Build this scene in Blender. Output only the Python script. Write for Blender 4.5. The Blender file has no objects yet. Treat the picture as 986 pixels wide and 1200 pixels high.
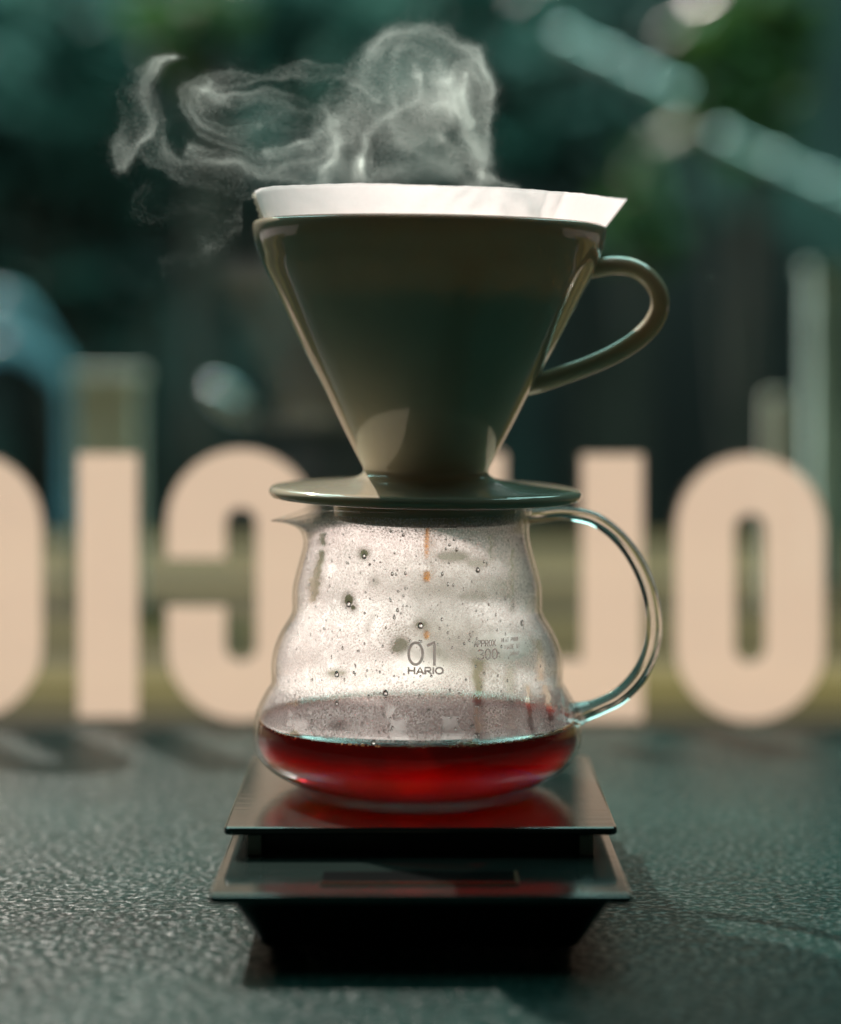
import bpy, bmesh, math, random
import numpy as np
from mathutils import Vector, Matrix, noise
random.seed(4)
R = math.radians
scn = bpy.context.scene
COL = scn.collection

# ------------------------------------------------------------------ camera
F = 2600.0                      # focal length in photo pixels (986 x 1200)
EYE = 0.177                     # camera height over the table top
cam_d = bpy.data.cameras.new('camera')
cam = bpy.data.objects.new('camera', cam_d); COL.objects.link(cam)
cam.location = (0, 0, EYE); cam.rotation_euler = (R(90), 0, 0)
cam_d.sensor_fit = 'VERTICAL'; cam_d.sensor_height = 36; cam_d.sensor_width = 29.6
cam_d.lens = 36 * F / 1200
cam_d.shift_y = -200 / 1200
cam_d.clip_start = 0.02; cam_d.clip_end = 100
cam_d.dof.use_dof = True; cam_d.dof.focus_distance = 0.700; cam_d.dof.aperture_fstop = 3.7
scn.camera = cam

# ------------------------------------------------------------------ light
SUN_EL, SUN_AZ = R(40.5), R(29)   # light comes over the table from behind, left
w = bpy.data.worlds.new('World'); scn.world = w; w.use_nodes = True
w.node_tree.nodes['Background'].inputs[0].default_value = (0.052, 0.072, 0.058, 1)
w.node_tree.nodes['Background'].inputs[1].default_value = 0.10
sd = bpy.data.lights.new('sun', 'SUN'); sd.energy = 5.0; sd.angle = R(0.6); sd.color = (1, .80, .76)
sun = bpy.data.objects.new('sun', sd); COL.objects.link(sun)
ldir = Vector((math.cos(SUN_EL)*math.sin(SUN_AZ), -math.cos(SUN_EL)*math.cos(SUN_AZ), -math.sin(SUN_EL)))
sun.rotation_euler = ldir.to_track_quat('-Z', 'Y').to_euler()
# the open sky over the street outside the window
ad = bpy.data.lights.new('street_sky', 'AREA'); ad.shape = 'RECTANGLE'; ad.size = 5.0; ad.size_y = 4.2
ad.energy = 118; ad.color = (.56, 1.0, .95)
ao = bpy.data.objects.new('street_sky', ad); COL.objects.link(ao); ao.location = (-.2, 3.35, 2.9)
scn.view_settings.view_transform = 'Standard'; scn.view_settings.look = 'None'
scn.view_settings.exposure = 1.2; scn.view_settings.gamma = 1
cy = scn.cycles
cy.max_bounces = 14; cy.transparent_max_bounces = 96; cy.transmission_bounces = 12; cy.glossy_bounces = 6
cy.diffuse_bounces = 4; cy.volume_bounces = 7; cy.caustics_reflective = False; cy.caustics_refractive = False
cy.sample_clamp_indirect = 6; cy.use_denoising = True

# ------------------------------------------------------------------ helpers
def tag(o, label=None, cat=None, group=None, kind=None):
    if label: o['label'] = label
    if cat: o['category'] = cat
    if group: o['group'] = group
    if kind: o['kind'] = kind
    return o
def empty(name, loc=(0, 0, 0)):
    o = bpy.data.objects.new(name, None); COL.objects.link(o); o.location = loc
    o.empty_display_size = .02
    return o
def P(px, py, D):               # photo pixel at depth D (m) -> world point
    return Vector(((px-493)*D/F, D, EYE+(400-py)*D/F))
def mesh_obj(name, verts, faces, mat, parent=None, smooth=True):
    me = bpy.data.meshes.new(name); me.from_pydata([tuple(v) for v in verts], [], faces)
    me.update()
    if smooth:
        me.polygons.foreach_set('use_smooth', [True]*len(me.polygons))
    if mat: me.materials.append(mat)
    o = bpy.data.objects.new(name, me); COL.objects.link(o)
    if parent:
        o.parent = parent; o.matrix_parent_inverse = Matrix.Translation(-parent.location)
    return o
def bm_obj(name, bm, mat, parent=None, smooth=False):
    me = bpy.data.meshes.new(name); bm.to_mesh(me); bm.free()
    if smooth: me.polygons.foreach_set('use_smooth', [True]*len(me.polygons))
    me.materials.append(mat)
    o = bpy.data.objects.new(name, me); COL.objects.link(o)
    if parent:
        o.parent = parent; o.matrix_parent_inverse = Matrix.Translation(-parent.location)
    return o
def spline(pts, n):             # Catmull-Rom through pts
    pts = [np.array(p, float) for p in pts]; out = []
    m = len(pts)-1
    for i in range(m):
        a = pts[max(i-1, 0)]; b = pts[i]; c = pts[i+1]; d = pts[min(i+2, m)]
        for k in range(n):
            t = k/n
            out.append(.5*(2*b+(c-a)*t+(2*a-5*b+4*c-d)*t*t+(3*b-a-3*c+d)*t**3))
    out.append(pts[-1]); return out
def lathe(name, prof, mat, parent, seg=128, deform=None, closed=False, smooth=True):
    verts = []; faces = []; rows = []
    for r, z in prof:
        if r < 1e-6:
            rows.append([len(verts)]); verts.append((0, 0, z))
        else:
            row = []
            for k in range(seg):
                a = 2*math.pi*k/seg; v = (r*math.cos(a), r*math.sin(a), z)
                if deform: v = deform(r, a, z)
                row.append(len(verts)); verts.append(v)
            rows.append(row)
    prs = list(zip(rows[:-1], rows[1:]))
    if closed: prs.append((rows[-1], rows[0]))
    for A, B in prs:
        for k in range(seg):
            k2 = (k+1) % seg
            if len(A) == 1 and len(B) == 1: continue
            if len(A) == 1: faces.append((A[0], B[k2], B[k]))
            elif len(B) == 1: faces.append((A[k], A[k2], B[0]))
            else: faces.append((A[k], A[k2], B[k2], B[k]))
    return mesh_obj(name, verts, faces, mat, parent, smooth)
def tube(name, pts, rad, mat, parent, seg=20, n=8, squash=1.0, cap=True):
    # pts (x,y,z), rad list of radii per control point; squash = depth/width
    C = spline([list(p)+[r] for p, r in zip(pts, rad)], n)
    verts = []; faces = []
    up = Vector((0, 1, 0))
    for i, c in enumerate(C):
        a = C[max(i-1, 0)][:3]; b = C[min(i+1, len(C)-1)][:3]
        t = Vector(b-a).normalized(); s = t.cross(up).normalized(); u = s.cross(t).normalized()
        for k in range(seg):
            th = 2*math.pi*k/seg
            verts.append(Vector(c[:3])+s*math.cos(th)*c[3]+u*math.sin(th)*c[3]*squash)
    for i in range(len(C)-1):
        for k in range(seg):
            k2 = (k+1) % seg
            faces.append((i*seg+k, i*seg+k2, (i+1)*seg+k2, (i+1)*seg+k))
    if cap:
        faces.append(tuple(range(seg))[::-1]); faces.append(tuple((len(C)-1)*seg+k for k in range(seg)))
    o = mesh_obj(name, verts, faces, mat, parent)
    bm = bmesh.new(); bm.from_mesh(o.data); bmesh.ops.recalc_face_normals(bm, faces=bm.faces); bm.to_mesh(o.data); bm.free()
    return o
def prism_box(bm, x0, x1, y0, y1, z0, z1, inset=0.0, dx=0):
    # box whose bottom is smaller by inset on every side
    vs = [bm.verts.new(p) for p in ((x0+inset, y0+inset, z0), (x1-inset, y0+inset, z0), (x1-inset, y1-inset, z0), (x0+inset, y1-inset, z0),
                                    (x0, y0, z1), (x1, y0, z1), (x1, y1, z1), (x0, y1, z1))]
    for f in ((3, 2, 1, 0), (4, 5, 6, 7), (0, 1, 5, 4), (1, 2, 6, 5), (2, 3, 7, 6), (3, 0, 4, 7)):
        bm.faces.new([vs[i] for i in f])
def box_obj(name, x0, x1, y0, y1, z0, z1, mat, parent=None, bevel=0, inset=0, seg=2, vert_r=0):
    bm = bmesh.new(); prism_box(bm, x0, x1, y0, y1, z0, z1, inset)
    if vert_r:
        es = [e for e in bm.edges if abs(e.verts[0].co.z-e.verts[1].co.z) > .5*(z1-z0)]
        bmesh.ops.bevel(bm, geom=es, offset=vert_r, segments=6, profile=.5, affect='EDGES')
    if bevel:
        es = [e for e in bm.edges if len(e.link_faces) == 2 and e.calc_face_angle(0) > .5]
        bmesh.ops.bevel(bm, geom=es, offset=bevel, segments=seg, profile=.5, affect='EDGES')
    bmesh.ops.recalc_face_normals(bm, faces=bm.faces)
    o = bm_obj(name, bm, mat, parent)
    return o

# ------------------------------------------------------------------ materials
def new_mat(name):
    m = bpy.data.materials.new(name); m.use_nodes = True
    nt = m.node_tree; nt.nodes.clear()
    out = nt.nodes.new('ShaderNodeOutputMaterial')
    return m, nt, out
def nd(nt, t, **k):
    n = nt.nodes.new(t)
    for a, v in k.items():
        if a.startswith('i_'):
            n.inputs[a[2:].replace('_', ' ')].default_value = v
        else: setattr(n, a, v)
    return n
def pbr(name, col, rough=.5, metal=0, spec=.5, bump=0, bscale=200, vary=0, vscale=20, trans=0, sss=0, coat=0, stretch=None, bdist=.0005):
    m, nt, out = new_mat(name)
    b = nd(nt, 'ShaderNodeBsdfPrincipled')
    b.inputs['Base Color'].default_value = (*col, 1); b.inputs['Roughness'].default_value = rough
    b.inputs['Metallic'].default_value = metal; b.inputs['Specular IOR Level'].default_value = spec
    b.inputs['Coat Weight'].default_value = coat; b.inputs['Coat Roughness'].default_value = .05
    L = nt.links.new
    tc = nd(nt, 'ShaderNodeTexCoord'); co = tc.outputs['Object']
    if stretch:
        mp = nd(nt, 'ShaderNodeMapping'); mp.inputs['Scale'].default_value = stretch; L(co, mp.inputs[0]); co = mp.outputs[0]
    if vary:
        n = nd(nt, 'ShaderNodeTexNoise', i_Scale=vscale, i_Detail=6, i_Roughness=.6); L(co, n.inputs['Vector'])
        r = nd(nt, 'ShaderNodeMapRange'); r.inputs['From Min'].default_value = .3; r.inputs['From Max'].default_value = .7
        r.inputs['To Min'].default_value = 1-vary; r.inputs['To Max'].default_value = 1+vary
        L(n.outputs['Fac'], r.inputs['Value'])
        mx = nd(nt, 'ShaderNodeVectorMath', operation='SCALE'); mx.inputs[0].default_value = col
        L(r.outputs[0], mx.inputs['Scale']); L(mx.outputs[0], b.inputs['Base Color'])
    if bump:
        n2 = nd(nt, 'ShaderNodeTexNoise', i_Scale=bscale, i_Detail=5); L(co, n2.inputs['Vector'])
        bp = nd(nt, 'ShaderNodeBump'); bp.inputs['Strength'].default_value = bump; bp.inputs['Distance'].default_value = bdist
        L(n2.outputs['Fac'], bp.inputs['Height']); L(bp.outputs[0], b.inputs['Normal'])
    if sss:
        b.inputs['Subsurface Weight'].default_value = sss[0]; b.inputs['Subsurface Radius'].default_value = sss[1]
        b.inputs['Subsurface Scale'].default_value = sss[2]
    s = b.outputs[0]
    if trans:
        t = nd(nt, 'ShaderNodeBsdfTranslucent'); t.inputs[0].default_value = (*col, 1)
        mx = nd(nt, 'ShaderNodeMixShader'); mx.inputs[0].default_value = trans
        L(s, mx.inputs[1]); L(t.outputs[0], mx.inputs[2]); s = mx.outputs[0]
    L(s, out.inputs['Surface'])
    return m
def schlick(nt, ior):
    f0 = ((ior-1)/(ior+1))**2; L = nt.links.new
    ge = nd(nt, 'ShaderNodeNewGeometry'); d = nd(nt, 'ShaderNodeVectorMath', operation='DOT_PRODUCT')
    L(ge.outputs['Normal'], d.inputs[0]); L(ge.outputs['Incoming'], d.inputs[1])
    a = nd(nt, 'ShaderNodeMath', operation='ABSOLUTE'); L(d.outputs['Value'], a.inputs[0])
    s = nd(nt, 'ShaderNodeMath', operation='SUBTRACT', use_clamp=True); s.inputs[0].default_value = 1; L(a.outputs[0], s.inputs[1])
    p = nd(nt, 'ShaderNodeMath', operation='POWER'); p.inputs[1].default_value = 5; L(s.outputs[0], p.inputs[0])
    m = nd(nt, 'ShaderNodeMath', operation='MULTIPLY_ADD'); m.inputs[1].default_value = 1-f0; m.inputs[2].default_value = f0; L(p.outputs[0], m.inputs[0])
    return m.outputs[0]
def thin_glass(name, tint=(1, 1, 1), ior=1.47, rough=0.0, extra=0.0):
    # thin clear sheet: light goes straight through, fresnel reflection on top
    m, nt, out = new_mat(name); L = nt.links.new
    t = nd(nt, 'ShaderNodeBsdfTransparent'); t.inputs[0].default_value = (*tint, 1)
    g = nd(nt, 'ShaderNodeBsdfGlossy'); g.inputs['Roughness'].default_value = rough
    mx = nd(nt, 'ShaderNodeMixShader'); L(schlick(nt, ior), mx.inputs[0]); L(t.outputs[0], mx.inputs[1]); L(g.outputs[0], mx.inputs[2])
    L(mx.outputs[0], out.inputs['Surface'])
    return m
def real_glass(name, ior=1.47, col=(1, 1, 1), rough=0):
    m, nt, out = new_mat(name)
    g = nd(nt, 'ShaderNodeBsdfGlass'); g.inputs['Color'].default_value = (*col, 1); g.inputs['IOR'].default_value = ior
    g.inputs['Roughness'].default_value = rough
    nt.links.new(g.outputs[0], out.inputs['Surface'])
    return m

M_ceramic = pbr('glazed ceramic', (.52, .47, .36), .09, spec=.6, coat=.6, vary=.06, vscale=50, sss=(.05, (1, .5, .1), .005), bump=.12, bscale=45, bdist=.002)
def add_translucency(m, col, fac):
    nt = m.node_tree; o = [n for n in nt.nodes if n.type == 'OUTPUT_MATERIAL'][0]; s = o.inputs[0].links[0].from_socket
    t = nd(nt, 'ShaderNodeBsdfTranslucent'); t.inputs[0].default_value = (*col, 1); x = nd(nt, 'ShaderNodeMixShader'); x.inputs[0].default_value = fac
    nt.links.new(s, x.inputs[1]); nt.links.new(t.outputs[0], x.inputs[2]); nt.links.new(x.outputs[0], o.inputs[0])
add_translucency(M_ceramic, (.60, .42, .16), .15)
M_paper = pbr('filter paper', (.93, .88, .88), .95, spec=.1, trans=.62, bump=.5, bscale=900, vary=.05, vscale=500, bdist=.0003)
M_black = pbr('black plastic', (.012, .012, .012), .3, spec=.4, bump=.12, bscale=900, bdist=.0002)
M_brush = pbr('satin black plate', (.012, .020, .018), .12, spec=.8, bump=.12, bscale=300, stretch=(.12, 1, 1), bdist=.0003, vary=.25, vscale=90)
M_white_print, nt_, out_ = new_mat('white enamel print')
t_ = nd(nt_, 'ShaderNodeBsdfTranslucent'); t_.inputs[0].default_value = (1, .98, .96, 1)
f_ = nd(nt_, 'ShaderNodeBsdfRefraction'); f_.inputs['IOR'].default_value = 1.5; f_.inputs['Roughness'].default_value = .62
x_ = nd(nt_, 'ShaderNodeMixShader'); x_.inputs[0].default_value = .12
nt_.links.new(t_.outputs[0], x_.inputs[1]); nt_.links.new(f_.outputs[0], x_.inputs[2]); nt_.links.new(x_.outputs[0], out_.inputs[0])
M_clear_plastic = pbr('clear plastic clip', (.45, .42, .35), .25, trans=.5)

# table: rough slate-like top
def slate():
    m, nt, out = new_mat('dark stone'); L = nt.links.new
    b = nd(nt, 'ShaderNodeBsdfPrincipled'); tc = nd(nt, 'ShaderNodeTexCoord')
    mp = nd(nt, 'ShaderNodeMapping'); mp.inputs['Scale'].default_value = (1, .75, 1); L(tc.outputs['Object'], mp.inputs[0])
    n1 = nd(nt, 'ShaderNodeTexNoise', i_Scale=9, i_Detail=6); L(mp.outputs[0], n1.inputs['Vector'])
    n2 = nd(nt, 'ShaderNodeTexNoise', i_Scale=320, i_Detail=6, i_Roughness=.65); L(mp.outputs[0], n2.inputs['Vector'])
    n3 = nd(nt, 'ShaderNodeTexNoise', i_Scale=95, i_Detail=8, i_Roughness=.65); L(mp.outputs[0], n3.inputs['Vector'])
    cr = nd(nt, 'ShaderNodeValToRGB'); cr.color_ramp.elements[0].position = .36; cr.color_ramp.elements[1].position = .68
    cr.color_ramp.elements[0].color = (.001, .005, .004, 1); cr.color_ramp.elements[1].color = (.006, .036, .031, 1)
    a = nd(nt, 'ShaderNodeMath', operation='MULTIPLY_ADD'); a.inputs[1].default_value = .55
    m2 = nd(nt, 'ShaderNodeMath', operation='MULTIPLY'); m2.inputs[1].default_value = .45
    L(n1.outputs['Fac'], m2.inputs[0]); L(n2.outputs['Fac'], a.inputs[0]); L(m2.outputs[0], a.inputs[2])
    L(a.outputs[0], cr.inputs[0]); L(cr.outputs[0], b.inputs['Base Color'])
    rr = nd(nt, 'ShaderNodeMapRange'); rr.inputs['To Min'].default_value = .2; rr.inputs['To Max'].default_value = .45
    L(n3.outputs['Fac'], rr.inputs['Value']); L(rr.outputs[0], b.inputs['Roughness'])
    vg = nd(nt, 'ShaderNodeTexNoise', i_Scale=420, i_Detail=3); L(tc.outputs['Object'], vg.inputs['Vector'])
    sg = nd(nt, 'ShaderNodeMapRange'); sg.inputs['From Min'].default_value = .50; sg.inputs['From Max'].default_value = .75; sg.inputs['To Min'].default_value = .03; sg.inputs['To Max'].default_value = .5
    L(vg.outputs['Fac'], sg.inputs['Value']); L(sg.outputs[0], b.inputs['Specular IOR Level'])
    ad_ = nd(nt, 'ShaderNodeMath', operation='MULTIPLY_ADD'); ad_.inputs[1].default_value = .6
    L(n3.outputs['Fac'], ad_.inputs[0]); L(n2.outputs['Fac'], ad_.inputs[2])
    bp = nd(nt, 'ShaderNodeBump'); bp.inputs['Strength'].default_value = .75; bp.inputs['Distance'].default_value = .0009
    vv = nd(nt, 'ShaderNodeTexVoronoi', i_Scale=300); L(mp.outputs[0], vv.inputs['Vector'])
    a3 = nd(nt, 'ShaderNodeMath', operation='MULTIPLY_ADD'); a3.inputs[1].default_value = .5; L(vv.outputs['Distance'], a3.inputs[0]); L(ad_.outputs[0], a3.inputs[2])
    L(a3.outputs[0], bp.inputs['Height']); L(bp.outputs[0], b.inputs['Normal'])
    L(b.outputs[0], out.inputs['Surface']); return m
M_slate = slate()
# ================================================================== setting outside
M_ground = pbr('paving outside', (.10, .10, .09), .8, vary=.3, vscale=3)
g = mesh_obj('ground', [(-14, 1.25, -.75), (14, 1.25, -.75), (14, 16, -.75), (-14, 16, -.75)], [(0, 1, 2, 3)], M_ground, None, False)
tag(g, kind='structure')
# far shaded facade of the street
def facade_mat():
    m, nt, out = new_mat('shaded facade'); L = nt.links.new
    b = nd(nt, 'ShaderNodeBsdfPrincipled'); tc = nd(nt, 'ShaderNodeTexCoord')
    n = nd(nt, 'ShaderNodeTexNoise', i_Scale=1.6, i_Detail=3); L(tc.outputs['Object'], n.inputs['Vector'])
    cr = nd(nt, 'ShaderNodeValToRGB'); e = cr.color_ramp.elements
    e[0].position = .36; e[0].color = (.014, .014, .015, 1); e[1].position = .7; e[1].color = (.06, .11, .095, 1)
    x = e.new(.5); x.color = (.024, .038, .036, 1)
    L(n.outputs['Fac'], cr.inputs[0]); L(cr.outputs[0], b.inputs['Base Color']); b.inputs['Roughness'].default_value = .8
    L(b.outputs[0], out.inputs['Surface']); return m
t = empty('street_building', (0, 6.6, -.75))
tag(t, 'dark shaded building far behind the greenery, filling the back of the street', 'building')
mesh_obj('wall', [(-4, 6.6, -.75), (4, 6.6, -.75), (4, 6.6, 2.3), (-4, 6.6, 2.3), (-4, 7.0, -.75), (4, 7.0, -.75), (4, 7.0, 2.3), (-4, 7.0, 2.3)],
         [(0, 1, 2, 3), (5, 4, 7, 6), (3, 2, 6, 7), (4, 0, 3, 7), (1, 5, 6, 2)], facade_mat(), t, False)
M_dk = pbr('dark doorway', (.012, .010, .010), .5)
for (x0, x1, y0, y1) in ((640, 930, 270, 620), (330, 560, 380, 640), (20, 80, 470, 640)):
    a = P(x0, y1, 6.55); b_ = P(x1, y0, 6.55)
    box_obj('window', a.x, b_.x, 6.5, 6.597, a.z, b_.z, M_dk, t)

# ---- leaves
def leaf_mat(name, c, tr=.35):
    return pbr(name, c, .35, vary=.5, vscale=6, trans=tr, spec=.6)
ML = {'teal': leaf_mat('teal foliage', (.05, .13, .11)), 'green': leaf_mat('green foliage', (.06, .13, .03)),
      'dark': leaf_mat('dark foliage', (.02, .035, .028), .15)}
M_bark = pbr('bark', (.06, .05, .04), .9, vary=.4, vscale=8)
def shrub(label, px, py, D, rx, rz, n, mk, size=.07, seed=1):
    rnd = random.Random(seed); c = P(px, py, D); t = empty('shrub', (c.x, D, -.75))
    tag(t, label, 'shrub')
    verts = []; faces = []
    cl = [(rnd.gauss(0, .45), rnd.gauss(0, .4), rnd.gauss(0, .45)) for _ in range(14)]
    for i in range(n):
        q = rnd.choice(cl)
        p = Vector((c.x+rx*(q[0]+rnd.gauss(0, .22)), D+rx*.6*(q[1]+rnd.gauss(0, .25)), c.z+rz*(q[2]+rnd.gauss(0, .22))))
        a = Vector((rnd.gauss(0, 1), rnd.gauss(0, 1), rnd.gauss(0, 1))).normalized()
        b = a.cross(Vector((rnd.gauss(0, 1), rnd.gauss(0, 1), rnd.gauss(0, 1)))).normalized()
        s = size*rnd.uniform(.6, 1.3); k = len(verts); up = a.cross(b)*s*.12
        verts += [p-a*s, p-b*s*.4+up, p+a*s, p+b*s*.4+up, p+up*1.6]
        faces += [(k, k+1, k+4), (k+1, k+2, k+4), (k+2, k+3, k+4), (k+3, k, k+4)]
    mesh_obj('foliage', verts, faces, ML[mk], t, False)
    for k in range(4):
        q = cl[k]
        tube('stem', [(c.x+.03*k, D, -.75), (c.x+rx*.2*q[0], D, -.75+.5*(c.z+.75)), (c.x+rx*q[0], D+rx*.5*q[1], c.z+rz*.6*q[2])],
             [.02, .015, .006], M_bark, t, seg=8, n=5)
shrub('teal leafy bush outside at the upper left corner of the view', 90, 70, 4.4, .40, .30, 1500, 'teal', seed=2)
shrub('bright green leaf clump high above the left wisp of steam', 232, 18, 3.4, .07, .05, 160, 'green', .04, seed=3)
shrub('blue green bush outside straight above the steam', 400, 60, 5.0, .5, .22, 1200, 'teal', seed=4)
shrub('sparse dark bush outside behind the left half of the steam', 230, 230, 4.8, .45, .3, 700, 'dark', seed=5)
shrub('green leaf cluster outside beside the upper pale rail', 876, 95, 3.6, .09, .13, 300, 'green', .05, seed=6)
shrub('dim bush outside at the top right between the rails', 690, 120, 5.2, .45, .3, 700, 'dark', seed=7)
shrub('small green plant outside right of the dripper rim', 745, 262, 4.0, .05, .08, 120, 'green', .04, seed=8)
shrub('dark bush outside at the left edge below the teal bush', 40, 250, 5.0, .3, .35, 600, 'teal', seed=9)

# ---- pale painted rails crossing the view at the upper right
M_pale = pbr('pale weathered paint', (.55, .72, .66), .5, vary=.35, vscale=14)
M_palegrey = pbr('pale concrete', (.78, .80, .72), .7, trans=.2, vary=.1)
M_rail = pbr('bare steel rail', (.80, .90, .88), .35, metal=.9)
def rail(label, a, b, D, r):
    A = P(a[0], a[1], D); B = P(b[0], b[1], D)
    t = empty('rail', tuple(A)); tag(t, label, 'rail')
    tube('bar', [A, A.lerp(B, .35), A.lerp(B, .7), B], [r, r*.92, r*.9, r], M_rail, t, seg=14)
    for q in (A, B):
        d = (B-A).normalized()*(.006 if q is A else -.006)
        tube('end_collar', [q-d*1.5, q, q+d*1.5], [r*1.25]*3, M_rail, t, seg=14, n=3)
    for f in (0, .38, .72, 1):
        q = A.lerp(B, f); bm = bmesh.new(); bmesh.ops.create_uvsphere(bm, u_segments=16, v_segments=10, radius=r*1.7, matrix=Matrix.Translation(q)); bm_obj('knob', bm, M_rail, t, True)
rail('upper pale slanting rail, ending left over the steam side', (664, 44), (798, 109), 3.0, .0065)
rail('lower pale slanting rail running out at the right edge', (848, 162), (1010, 236), 3.0, .0065)

# ---- posts
def post(name, label, cat, x0, x1, y0, D, mat, top=1.0, y1=900, cap=True):
    a = P(x0, y0, D); b = P(x1, y1, D); wd = b.x-a.x; cx = (a.x+b.x)/2
    t = empty(name, (cx, D, -.75)); tag(t, label, cat)
    bm = bmesh.new(); z0 = -.75; z1 = a.z
    hw = wd/2; tw = hw*top
    vs = [bm.verts.new(p) for p in ((cx-hw, D-hw, z0), (cx+hw, D-hw, z0), (cx+hw, D+hw, z0), (cx-hw, D+hw, z0),
                                    (cx-tw, D-tw, z1), (cx+tw, D-tw, z1), (cx+tw, D+tw, z1), (cx-tw, D+tw, z1))]
    for f in ((3, 2, 1, 0), (4, 5, 6, 7), (0, 1, 5, 4), (1, 2, 6, 5), (2, 3, 7, 6), (3, 0, 4, 7)): bm.faces.new([vs[i] for i in f])
    bmesh.ops.bevel(bm, geom=list(bm.edges), offset=hw*.15, segments=2, affect='EDGES')
    bm_obj('shaft', bm, mat, t)
    if cap: box_obj('cap', cx-tw*1.12, cx+tw*1.12, D-tw*1.12, D+tw*1.12, z1-.002, z1+hw*.35, mat, t, bevel=hw*.08)
    return t
post('post', 'tall pale teal post outside at the right edge of the view', 'post', 948, 992, 318, 1.9, M_pale)
post('bollard', 'squat pale block post outside right above the letter I', 'bollard', 96, 158, 446, 1.75, M_palegrey, top=1.12)
post('post', 'thin tapering pale post outside above the rightmost letter O', 'post', 890, 930, 462, 1.75, M_palegrey, top=.55, cap=False)

# ---- chair-like curved pale blue frame outside at the left edge
M_blue = pbr('pale blue enamel', (.22, .42, .50), .3, vary=.3, vscale=12)
t = empty('garden_chair', tuple(P(0, 800, 3.4))); t.location.z = -.75
tag(t, 'pale blue metal garden chair outside at the left edge of the window', 'chair')
ctl = [P(-60, 900, 3.4), P(-50, 500, 3.4), P(-30, 380, 3.4), P(5, 352, 3.4), P(35, 375, 3.4), P(62, 415, 3.4), P(80, 450, 3.4), P(84, 520, 3.4), P(84, 900, 3.4)]
tube('back_frame', ctl, [.008, .008, .009, .012, .011, .009, .009, .008, .008], M_blue, t, seg=12)
ctl = [P(-45, 430, 3.4), P(0, 402, 3.4), P(40, 412, 3.4), P(72, 440, 3.4)]
tube('back_rail', ctl, [.010, .014, .013, .010], M_blue, t, seg=12)
a = P(-60, 640, 3.4); b = P(84, 640, 3.4)
box_obj('seat', a.x, b.x, 3.0, 3.42, a.z-.02, a.z, M_blue, t, bevel=.006)
for x in (a.x+.01, b.x-.01):
    for y in (3.02, 3.38):
        tube('leg', [(x, y, a.z-.02), (x, y, -.4), (x, y, -.75)], [.01]*3, M_blue, t, seg=10, n=3)
# bright tilted oval outside: a round mirror on a stalk
c = P(268, 468, 2.4)
t = empty('round_mirror', (c.x, 2.4, -.75)); tag(t, 'small bright tilted oval mirror outside, left of the dripper neck', 'mirror')
m_, nt_, out_ = new_mat('bright chrome'); gb = nd(nt_, 'ShaderNodeBsdfPrincipled'); gb.inputs['Base Color'].default_value = (.75, .85, .88, 1); gb.inputs['Metallic'].default_value = 1; gb.inputs['Roughness'].default_value = .3
nt_.links.new(gb.outputs[0], out_.inputs['Surface'])
bm = bmesh.new(); bmesh.ops.create_uvsphere(bm, u_segments=24, v_segments=12, radius=1)
bm.transform(Matrix.Translation(c) @ Matrix.Rotation(R(38), 4, 'Y') @ Matrix.Rotation(R(30), 4, 'X') @ Matrix.Diagonal((.026, .007, .012, 1)))
bm_obj('glass', bm, m_, t, True)
tube('stalk', [(c.x+.02, 2.41, c.z-.012), (c.x+.05, 2.42, c.z-.2), (c.x+.06, 2.42, -.75)], [.004]*3, M_black, t, seg=8)

# ---- slatted wooden table outside, right behind the window
woods = [pbr('weathered plank %d' % i, c, .95, spec=.08, vary=.6, vscale=7, stretch=(.12, 1, 1), bump=.3, bscale=60) for i, c in enumerate(
    [(.045, .033, .008), (.10, .075, .032), (.018, .014, .006), (.060, .044, .010), (.055, .045, .022)])]
TZ = -.0307
t = empty('wooden_table', (0, 1.75, -.75)); tag(t, 'olive brown slatted wooden table outside, right behind the window letters', 'table')
y = 1.12; k = 0; order = [3, 2, 0, 3, 1, 2, 3, 4, 0, 2, 1, 4, 4]
while y < 2.33:
    wd_ = (.052, .06, .075, .066, .085, .07, .09, .08, .1, .1, .11, .1, .12)[min(k, 12)]
    box_obj('plank', -1.3, 1.3, y, y+wd_-.006, TZ-.022, TZ, woods[order[k % 13]], t, bevel=.002, seg=1)
    y += wd_; k += 1
for x in (-1.1, 0, 1.1):
    box_obj('crossbar', x-.03, x+.03, 1.14, 2.3, TZ-.06, TZ-.0225, woods[2], t)
    for yy in (1.2, 2.2): box_obj('leg', x-.025, x+.025, yy-.025, yy+.025, -.75, TZ-.0605, woods[2], t)

# ================================================================== shop window with its lettering
WD = 1.058
WK = .11
t_win = empty('shop_window', (0, WD, -.2))
tag(t_win, 'large shop window pane with big cream letters seen mirrored from inside', 'window')
M_pane = thin_glass('window glass', (.93, .97, .95), 1.45)
pane = box_obj('pane', -.36, .47, 0, .005, -.2, 1.25, M_pane, t_win)
for v in pane.data.vertices: v.co.y += WD+WK*v.co.x
M_vinyl = pbr('cream vinyl', (.87, .71, .60), .6, trans=.46, vary=.06, vscale=14)
nt_ = M_vinyl.node_tree; o_ = [n for n in nt_.nodes if n.type == 'OUTPUT_MATERIAL'][0]; s_ = o_.inputs[0].links[0].from_socket
t_ = nd(nt_, 'ShaderNodeBsdfTransparent'); x_ = nd(nt_, 'ShaderNodeMixShader'); x_.inputs[0].default_value = .33
nt_.links.new(s_, x_.inputs[1]); nt_.links.new(t_.outputs[0], x_.inputs[2]); nt_.links.new(x_.outputs[0], o_.inputs[0])
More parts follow.
